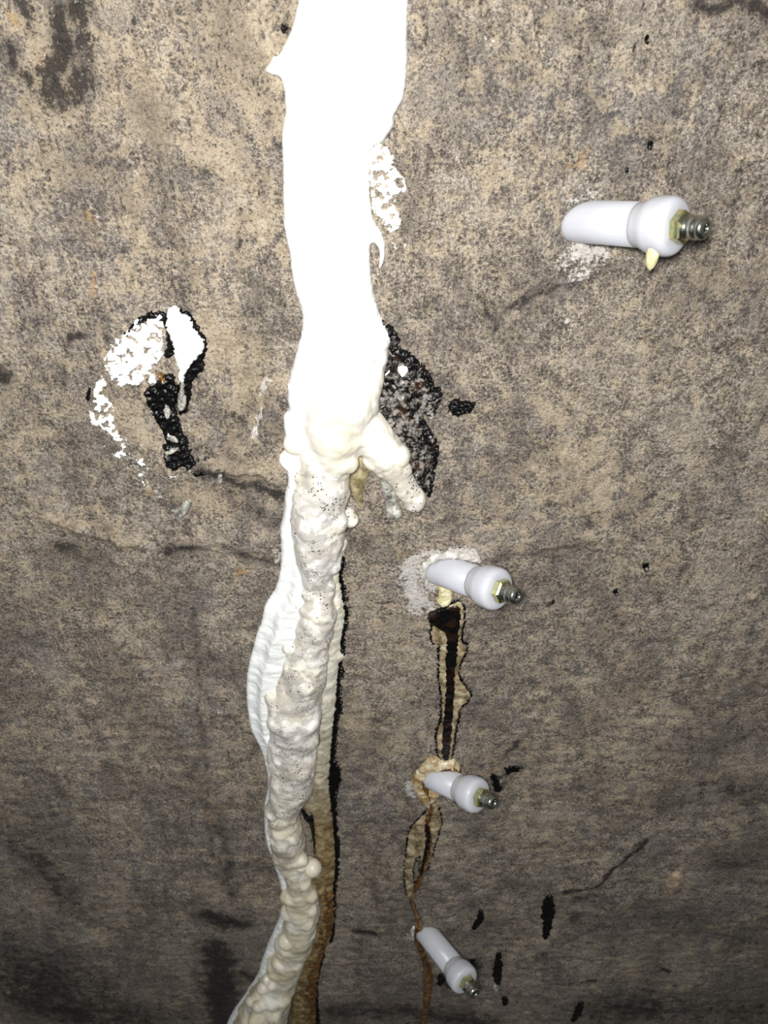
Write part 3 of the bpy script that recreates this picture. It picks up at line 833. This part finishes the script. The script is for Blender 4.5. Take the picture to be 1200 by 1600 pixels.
# ------------------------------------------------------------------ smeared patch left of the strip
sp = thing('foam_smear', at_wall(240, 600), 'smeared white foam patch with black resin tongue left of the strip', 'foam')
blob('black_backing', [[(224, 492), (240, 485), (256, 487), (262, 495), (266, 480), (280, 480), (300, 490), (312, 515), (325, 530), (322, 560), (316, 575), (300, 582), (294, 596), (284, 590), (290, 570), (275, 545), (268, 560), (256, 560), (262, 530), (254, 500), (240, 500), (220, 505), (196, 530), (190, 522)]],
     M_BLACK, sp, H=1.4, w=1.2, step=0.6, edge=(1.2, 3), rel=(0.6, 3), seed=26)
blob('white_lobe', [[(172, 539), (190, 527), (196, 518), (211, 504), (226, 494), (253, 489), (259, 500), (253, 518), (256, 539), (253, 563), (238, 569), (236, 584), (247, 596), (241, 602), (229, 590), (220, 601), (202, 598), (190, 604), (178, 595), (166, 581), (161, 563), (172, 551)]],
     M_SEAL, sp, H=3.0, w=2.0, step=0.55, edge=(1.3, 4), holes=(0.15, 4.0), rel=(0.5, 5), seed=27)
blob('white_lobe', [[(263, 481), (277, 477), (286, 488), (298, 491), (301, 506), (313, 524), (323, 533), (318, 550), (310, 557), (298, 572), (290, 584), (290, 600), (281, 602), (280, 572), (272, 551), (268, 530), (260, 512), (260, 496)]],
     M_SEAL, sp, H=3.4, w=2.0, step=0.55, edge=(0.9, 3), rel=(0.35, 5), seed=28)
blob('black_tongue', [[(224, 608), (244, 599), (262, 582), (274, 587), (277, 608), (275, 632), (280, 659), (289, 680), (298, 698), (309, 716), (296, 730), (288, 718), (280, 730), (262, 724), (256, 704), (259, 686), (253, 668), (241, 650), (232, 632)]],
     M_BLACK, sp, H=2.2, w=1.6, step=0.55, edge=(1.5, 3), rel=(0.9, 3), seed=29)
blob('grey_streak', [[(258, 626), (266, 632), (268, 650), (262, 652), (256, 640)]], M_GREYR, sp, H=1.8, w=1.4, step=0.5, edge=(0.6, 3), seed=30, lift=1.4)
blob('grey_streak', [[(262, 670), (272, 676), (284, 686), (278, 690), (264, 684)]], M_GREYR, sp, H=1.8, w=1.4, step=0.5, edge=(0.6, 3), seed=31, lift=1.4)
blob('grey_streak', [[(258, 700), (268, 694), (282, 692), (280, 700), (266, 704), (262, 712)]], M_GREYR, sp, H=1.8, w=1.4, step=0.5, edge=(0.6, 3), seed=32, lift=1.2)
blob('brown_spot', [[(246, 583), (251, 580), (258, 588), (264, 600), (257, 602), (249, 594)]], M_AMBER, sp, H=2.4, w=1.8, step=0.5, edge=(0.8, 3), seed=33, lift=0.5)
blob('black_drip', [[(278, 598), (300, 572), (322, 566), (318, 580), (304, 590), (300, 606), (298, 630), (292, 644), (278, 648), (272, 620)]], M_BLACK, sp, H=1.6, w=1.2, step=0.55, edge=(1.2, 3), rel=(0.6, 3), seed=34)
blob('grey_drip', [[(281, 596), (290, 594), (288, 610), (294, 622), (290, 640), (280, 642), (276, 628), (280, 612)]], M_GREYR, sp, H=3.0, w=2.0, step=0.5, edge=(0.5, 3), seed=35, lift=0.6)
blob('thin_smear', [[(158, 584), (167, 596), (164, 620), (178, 632), (176, 656), (181, 674), (193, 689), (204, 712), (196, 716), (187, 698), (172, 677), (148, 665), (138, 653), (145, 632), (141, 614), (149, 599)]],
     M_SEAL, sp, H=1.5, w=0.9, step=0.55, edge=(1.6, 4), holes=(0.0, 4.0), rel=(0.4, 4), seed=36)
blob('thin_smear', [[(152, 698), (175, 690), (190, 706), (215, 720), (240, 712), (250, 726), (226, 738), (230, 770), (218, 752), (200, 730), (180, 712)]],
     M_SEAL, sp, H=1.0, w=0.8, step=0.55, edge=(1.5, 4), holes=(-0.16, 4.0), rel=(0.4, 4), seed=37)
blob('thin_smear', [[(262, 740), (285, 734), (300, 728), (302, 735), (284, 742), (262, 750)]], M_SEAL, sp, H=1.0, w=0.8, step=0.5, edge=(1.0, 3), holes=(0.0, 3.5), seed=38)
blob('black_fleck', [[(138, 606), (142, 604), (142, 624), (136, 628), (133, 616)]], M_BLACK, sp, H=1.2, w=1.0, step=0.5, edge=(0.7, 3), seed=39)
blob('black_fleck', [[(308, 710), (325, 706), (330, 712), (312, 720)]], M_BLACK, sp, H=0.9, w=0.8, step=0.5, edge=(1.2, 2.5), holes=(0.1, 3), seed=40)
blob('black_fleck', [[(302, 736), (318, 736), (325, 740), (312, 746), (300, 742)]], M_BLACK, sp, H=1.0, w=0.8, step=0.5, edge=(1.0, 2.5), holes=(0.2, 3), seed=41)
tag(blob('foam_flake', [[(266, 796), (278, 794), (284, 786), (298, 778), (302, 784), (294, 798), (282, 812), (275, 812), (274, 802)]], M_GREYR, None, H=2.2, w=1.6, step=0.5, edge=(0.6, 3), rel=(0.6, 3), seed=42),
    'small grey-white flake stuck below the smeared foam patch', 'flake')
tag(blob('foam_flake', [[(340, 740), (347, 738), (349, 752), (344, 757), (339, 748)]], M_GREYR, None, H=1.8, w=1.4, step=0.5, edge=(0.6, 3), rel=(0.6, 3), seed=43),
    'tiny grey-white flake on the wall lip between smear and strip', 'flake')

# ------------------------------------------------------------------ weeping crack below the second packer
ck = thing('crack_seep', at_wall(702, 1070), 'black weeping crack with cream resin margins between two packers', 'crack')
CR = [(669, 962), (676, 972), (672, 994), (676, 1006), (687, 1005), (685, 1025), (687, 1045), (684, 1060), (690, 1082), (690, 1107), (689, 1127), (681, 1145), (682, 1165), (686, 1186), (706, 1188), (708, 1170), (711, 1145), (717, 1115),
      (721, 1100), (734, 1092), (736, 1082), (727, 1072), (717, 1057), (717, 1040), (727, 1022), (731, 1007), (720, 1002), (722, 982), (725, 970), (725, 945), (717, 935), (705, 942), (695, 950), (680, 956)]
def grow(poly, k):
    c = np.array(poly, float); m = c.mean(0)
    out = []
    n = len(c)
    for i in range(n):
        tg = c[(i + 1) % n] - c[i - 1]
        nn = np.array([tg[1], -tg[0]]); nn /= (np.linalg.norm(nn) + 1e-9)
        out.append(tuple(c[i] + nn * k))
    return out
def area(poly):
    return 0.5 * sum(poly[i][0] * poly[(i + 1) % len(poly)][1] - poly[(i + 1) % len(poly)][0] * poly[i][1] for i in range(len(poly)))
sgn = 1 if area(CR) > 0 else -1
blob('black_margin', [grow(CR, 2.6 * sgn)], M_BLACK, ck, H=0.8, w=1.0, step=0.5, edge=(1.6, 2.2), rel=(0.5, 3), seed=44)
blob('cream_margin', [CR], M_TAN, ck, H=1.7, w=2.0, step=0.6, edge=(0.6, 3), rel=(0.4, 4), seed=45)
blob('black_core', [[(668, 958), (684, 952), (704, 944), (718, 940), (722, 960), (718, 985), (717, 1003), (716, 1030), (711, 1050), (711, 1080), (710, 1110), (707, 1140), (705, 1165), (703, 1186), (689, 1186), (688, 1160), (690, 1130), (693, 1105), (694, 1080),
                     (695, 1060), (694, 1030), (696, 1000), (694, 985), (684, 982), (670, 975)]], M_BROWNBLACK, ck, H=2.2, w=1.8, step=0.55, edge=(0.9, 3), rel=(0.3, 4), seed=46)
lc = thing('crack_seep', at_wall(660, 1330), 'cream resin with brown trickle below the third packer', 'crack')
LC = [(672, 1256), (662, 1272), (640, 1292), (636, 1313), (634, 1338), (631, 1362), (634, 1392), (638, 1404), (644, 1396), (653, 1387), (665, 1362), (674, 1341), (681, 1313), (686, 1299), (691, 1285), (688, 1268), (683, 1254)]
sgn = 1 if area(LC) > 0 else -1
blob('black_margin', [grow(LC, 1.2 * sgn)], M_BLACK, lc, keepholes=[[(651, 1341), (656, 1339), (654, 1368), (649, 1381), (646.5, 1360)]], H=0.7, w=1.0, step=0.6, edge=(1.8, 3), rel=(0.5, 3), seed=47)
blob('cream_margin', [LC], M_TAN, lc, H=1.7, w=2.2, step=0.7, edge=(0.6, 3), rel=(0.5, 5), seed=48, keepholes=[[(650, 1338), (657, 1336), (655, 1370), (648, 1385), (645, 1360)]])
blob('brown_trickle', [[(670, 1256), (682, 1256), (672, 1282), (677, 1305), (673, 1340), (664, 1370), (652, 1390), (646, 1402), (650, 1418), (658, 1432), (662, 1450), (652, 1450), (648, 1430), (640, 1412), (638, 1398), (646, 1388), (656, 1366), (662, 1338), (664, 1305), (660, 1284)]], M_AMBER, lc,
     H=2.3, w=2.0, step=0.7, edge=(0.6, 4), rel=(0.4, 4), seed=49)
blob('black_core', [[(662, 1276), (672, 1280), (674, 1310), (670, 1335), (661, 1362), (655, 1380), (657, 1350), (663, 1320), (664, 1300)]], M_BROWNBLACK, lc, H=2.8, w=1.6, step=0.7, edge=(0.8, 3), rel=(0.5, 3), seed=50)

# ------------------------------------------------------------------ injection packers
def lathe(profile, seg=40, cap=True):
    verts, faces = [], []
    for (r, a) in profile:
        for k in range(seg):
            t = 2 * math.pi * k / seg
            verts.append((r * math.cos(t), r * math.sin(t), a))
    for i in range(len(profile) - 1):
        for k in range(seg):
            k2 = (k + 1) % seg
            faces.append((i * seg + k, i * seg + k2, (i + 1) * seg + k2, (i + 1) * seg + k))
    faces.append([k for k in range(seg)][::-1])
    faces.append([(len(profile) - 1) * seg + k for k in range(seg)])
    return verts, faces

def child(name, vf, mat, parent, smooth=True, angle=None):
    me = bpy.data.meshes.new(name)
    me.from_pydata(vf[0], [], vf[1]); me.materials.append(mat)
    if smooth:
        me.polygons.foreach_set('use_smooth', [len(p.vertices) <= 4 for p in me.polygons])
    me.update()
    o = bpy.data.objects.new(name, me); COL.objects.link(o)
    o.parent = parent
    return o

def hexnut(r, z0, z1, ch=0.7):
    verts, faces = [], []
    lv = [(r - ch, z0), (r, z0 + ch), (r, z1 - ch), (r - ch, z1)]
    for rr, z in lv:
        for k in range(6):
            t = math.pi / 3 * k
            verts.append((rr * math.cos(t), rr * math.sin(t), z))
    for i in range(3):
        for k in range(6):
            k2 = (k + 1) % 6
            faces.append((i * 6 + k, i * 6 + k2, (i + 1) * 6 + k2, (i + 1) * 6 + k))
    faces.append(list(range(6))[::-1]); faces.append([18 + k for k in range(6)])
    return verts, faces

mm = 0.001
def packer(base, tip, L, roll, label):
    B = P(*base)
    d = ray(*tip); d = d / np.linalg.norm(d)
    # tip on its sight line at distance L from the base, the nearer of the two
    oc = CAM - B
    b = np.dot(d, oc); c = np.dot(oc, oc) - (L * mm) ** 2
    disc = b * b - c
    t = -b - math.sqrt(max(disc, 0))
    T = CAM + t * d
    ax = T - B
    Lr = np.linalg.norm(ax); ax /= Lr
    print('packer', label[:20], 'axis', ax.round(3), 'len', Lr * 1000, 'disc', disc)
    e = thing('injection_packer', Vector(B), label, 'packer', 'white nylon injection packers')
    q = Vector((0, 0, 1)).rotation_difference(Vector(ax))
    e.rotation_mode = 'QUATERNION'
    from mathutils import Quaternion
    e.rotation_quaternion = q @ Quaternion((0, 0, 1), roll)
    Lm = Lr * 1000
    h1 = Lm - 12.5          # front face of the collar
    h0 = h1 - 14.5          # back of the collar
    S = lambda pr: [(r * mm, a * mm) for r, a in pr]
    child('stem', lathe(S([(8.6, -22), (8.9, -8), (9.0, 0), (9.0, h0 + 1)])), M_NYLON, e)
    child('collar', lathe(S([(8.9, h0 - 3.4), (9.02, h0 - 3.0), (9.15, h0 - 1.6), (9.5, h0 - 0.2), (10.1, h0 + 1.2), (10.8, h0 + 2.6), (11.3, h0 + 4.0), (11.6, h0 + 5.6), (11.7, h1 - 4.0), (11.5, h1 - 2.4), (10.9, h1 - 1.1), (9.9, h1 - 0.3), (8.6, h1), (5, h1)])), M_NYLON, e)
    hx = child('hex_base', hexnut(6.6 * mm, (h1 - 0.5) * mm, (h1 + 4.0) * mm, 0.7 * mm), M_HEX, e, smooth=False)
    hx['label'] = 'yellow zinc hexagon'
    nz = child('grease_nipple', lathe(S([(5.0, h1 + 3.5), (4.9, h1 + 4.8), (4.3, h1 + 5.6), (4.2, h1 + 6.6), (4.6, h1 + 7.2), (4.65, h1 + 8.6), (4.2, h1 + 9.2), (4.2, h1 + 9.9), (4.5, h1 + 10.5), (4.3, h1 + 11.7), (3.5, h1 + 12.5), (2.0, h1 + 12.6), (1.6, h1 + 11.4), (1.5, h1 + 10.0)]), 28), M_NIP, e)
    nz['label'] = 'bright steel nipple tip'
    child('bore_ball', lathe(S([(1.55, h1 + 9.9), (1.5, h1 + 11.0), (1.0, h1 + 11.6), (0.2, h1 + 11.8)]), 16), M_BORE, nz)
    return e

p1 = packer((921, 347), (1104, 357), 55, 0.2, 'largest white packer, alone at upper right of the wall')
p2 = packer((696, 893), (809, 932), 54, 0.5, 'white packer above the black weeping crack')
p3 = packer((679, 1214), (772, 1255), 54, 0.1, 'white packer in cream resin collar at the foot of black crack')
p4 = packer((666, 1457), (743, 1553), 70, 0.4, 'smallest white packer, lowest, with amber resin round its stem')

# straw coloured drip under the first collar
def drop(px, py, h, r, ln, mat, name):
    q = P(px, py, h)
    pr = [(0.1, ln * .5)] + [(r * (0.9 if k < 3 else 1.0) * math.sqrt(max(0, 1 - ((k - 2) / 6.0) ** 2)) if k > 2 else r * (.75 + .08 * k), ln * (.5 - k / 8.0)) for k in range(1, 9)]
    v, f = lathe([(a * mm, b * mm) for a, b in pr], 18)
    v = [(x + q[0], y + q[1], z + q[2]) for x, y, z in v]
    return link_mesh(name, v, [fc[::-1] for fc in f], mat)
hdrip = 0.026
tag(drop(1019, 402, 0.033, 2.7, 11, M_DRIP, 'resin_drop'), 'straw yellow resin drop hanging under the largest packer collar', 'drop')

# resin and chipped edges round the packers
cr = thing('resin_collar', at_wall(690, 910), 'pale chipped resin collar round the packer above the black crack', 'resin')
blob('chipped_rim', [[(660, 880), (672, 868), (700, 861), (730, 862), (748, 868), (754, 877), (742, 880), (720, 872), (690, 872), (668, 884), (664, 898), (672, 912), (664, 912), (658, 898)]], M_CHIP, cr, H=2.0, w=2.0, step=0.6, edge=(0.9, 4), rel=(0.5, 4), seed=51)
blob('resin_lump', [[(682, 908), (702, 912), (708, 930), (704, 942), (690, 948), (682, 942), (686, 926)]], M_DRIP, cr, H=2.6, w=2.4, step=0.6, edge=(0.8, 3), rel=(0.5, 4), seed=52)
c3 = thing('resin_collar', at_wall(680, 1215), 'glossy cream and amber resin collar at the foot of black crack', 'resin')
blob('cream_collar', [[(650, 1203), (662, 1192), (671, 1181), (682, 1182), (690, 1187), (706, 1184), (714, 1188), (722, 1200), (706, 1206), (690, 1206), (668, 1214), (664, 1222), (672, 1232), (690, 1236), (682, 1246), (676, 1256), (669, 1262), (657, 1252), (648, 1236), (641, 1219)]], M_COLLAR, c3, H=4.2, w=4.5, step=0.6, edge=(0.6, 4), rel=(0.3, 5), seed=53)
blob('amber_edge', [[(656, 1212), (668, 1202), (690, 1194), (706, 1188), (718, 1196), (722, 1204), (706, 1203), (690, 1204), (670, 1212), (664, 1222), (672, 1232), (676, 1246), (676, 1262), (670, 1262), (668, 1240), (658, 1228)]], M_AMBER, c3, H=5.6, w=3.5, step=0.6, edge=(0.5, 4), rel=(0.3, 5), seed=54)
c4 = thing('resin_collar', at_wall(656, 1470), 'amber resin running down round the smallest packer', 'resin')
blob('amber_collar', [[(646, 1448), (656, 1444), (664, 1450), (660, 1462), (662, 1484), (670, 1500), (677, 1520), (676, 1547), (669, 1580), (666, 1610), (664, 1700), (660, 1800), (652, 1800), (654, 1700), (656, 1600), (661, 1570), (662, 1530), (661, 1505), (652, 1484), (644, 1468)]], M_AMBER, c4, H=3.2, w=3.5, step=0.8, edge=(0.6, 5), rel=(0.3, 6), seed=55)
blob('chipped_rim', [[(641, 1450), (650, 1446), (650, 1460), (648, 1472), (642, 1464)]], M_CHIP, c4, H=2.0, w=2.0, step=0.7, edge=(0.5, 4), seed=56)

# ------------------------------------------------------------------ black tar spots
TARS = [
    ([(437, 40), (446, 38), (450, 46), (446, 53), (439, 51)], 2.4, 'round glossy black bead at the upper left edge of the strip'),
    ([(1008, 57), (1013, 54), (1017, 61), (1013, 70), (1008, 68)], 1.2, 'small black spot at upper right near the hairline scratch'),
    ([(1011, 224), (1017, 218), (1024, 226), (1023, 234), (1014, 236)], 1.4, 'black spot above the largest packer'),
    ([(976, 262), (982, 259), (985, 265), (980, 271), (976, 269)], 1.0, 'tiny black spot up and left of the largest packer tip'),
    ([(1004, 882), (1012, 880), (1018, 888), (1012, 895), (1005, 892)], 1.4, 'larger of two black spots right of the middle packer'),
    ([(958, 923), (964, 920), (967, 927), (963, 932), (958, 930)], 1.2, 'smaller of two black spots right of the middle packer'),
    ([(861, 938), (866, 934), (867, 941), (862, 945)], 1.0, 'tiny black fleck just right of the middle packer tip'),
    ([(850, 1402), (858, 1396), (864, 1400), (866, 1425), (862, 1450), (852, 1468), (847, 1462), (850, 1440), (845, 1425)], 1.8, 'long black tar streak right of the smallest packer'),
    ([(745, 1424), (752, 1420), (757, 1430), (752, 1442), (744, 1452), (736, 1450), (742, 1440)], 1.6, 'black tar spot up and right of the smallest packer'),
    ([(683, 1524), (690, 1518), (696, 1530), (692, 1540), (683, 1538)], 1.6, 'black tar spot left of the smallest packer collar'),
    ([(734, 1498), (744, 1496), (742, 1506), (738, 1508)], 1.4, 'black tar fleck against the right side of the smallest packer'),
    ([(775, 1490), (781, 1484), (785, 1500), (784, 1530), (778, 1538), (770, 1534), (770, 1515)], 1.8, 'long black tar drip with pale tip right of smallest packer'),
    ([(784, 1557), (791, 1554), (795, 1564), (790, 1570), (784, 1568)], 1.4, 'small round black spot below the pale-tipped tar drip'),
    ([(903, 1565), (912, 1562), (910, 1580), (898, 1596), (890, 1596), (896, 1584)], 1.5, 'black slanting tar mark at the bottom right'),
    ([(766, 1205), (774, 1212), (782, 1220), (786, 1230), (778, 1238), (770, 1232)], 1.2, 'black splash touching the right of the third packer'),
    ([(786, 1200), (796, 1196), (812, 1198), (812, 1206), (800, 1206), (794, 1210)], 1.0, 'small black splash fleck right of the third packer'),
]
for k, (poly, Hh, lab) in enumerate(TARS):
    o = blob('tar_spot', [poly], M_BLACK, None, H=Hh, w=1.3, step=0.45 if poly[0][1] < 1000 else 0.7, edge=(0.9, 2.8) if poly[0][1] < 1000 else (2.0, 5.0), rel=(0.4, 3), seed=60 + k)
    tag(o, lab, 'tar', 'black tar spots on the wall')
    if 'with pale tip' in lab:
        blob('pale_tip', [[(770, 1539), (775, 1536), (780, 1540), (778, 1548), (772, 1548)]], M_GREYR, o, H=2.4, w=1.6, step=0.6, edge=(0.3, 4), seed=95)
tag(blob('pebble', [[(1040, 1376), (1050, 1362), (1064, 1360), (1070, 1374), (1058, 1386), (1046, 1396), (1040, 1390)]], M_PEB, None, H=3.0, w=4.0, step=0.8, edge=(0.6, 5), rel=(0.4, 5), seed=90),
    'tan pebble showing in the wall at lower right', 'pebble')
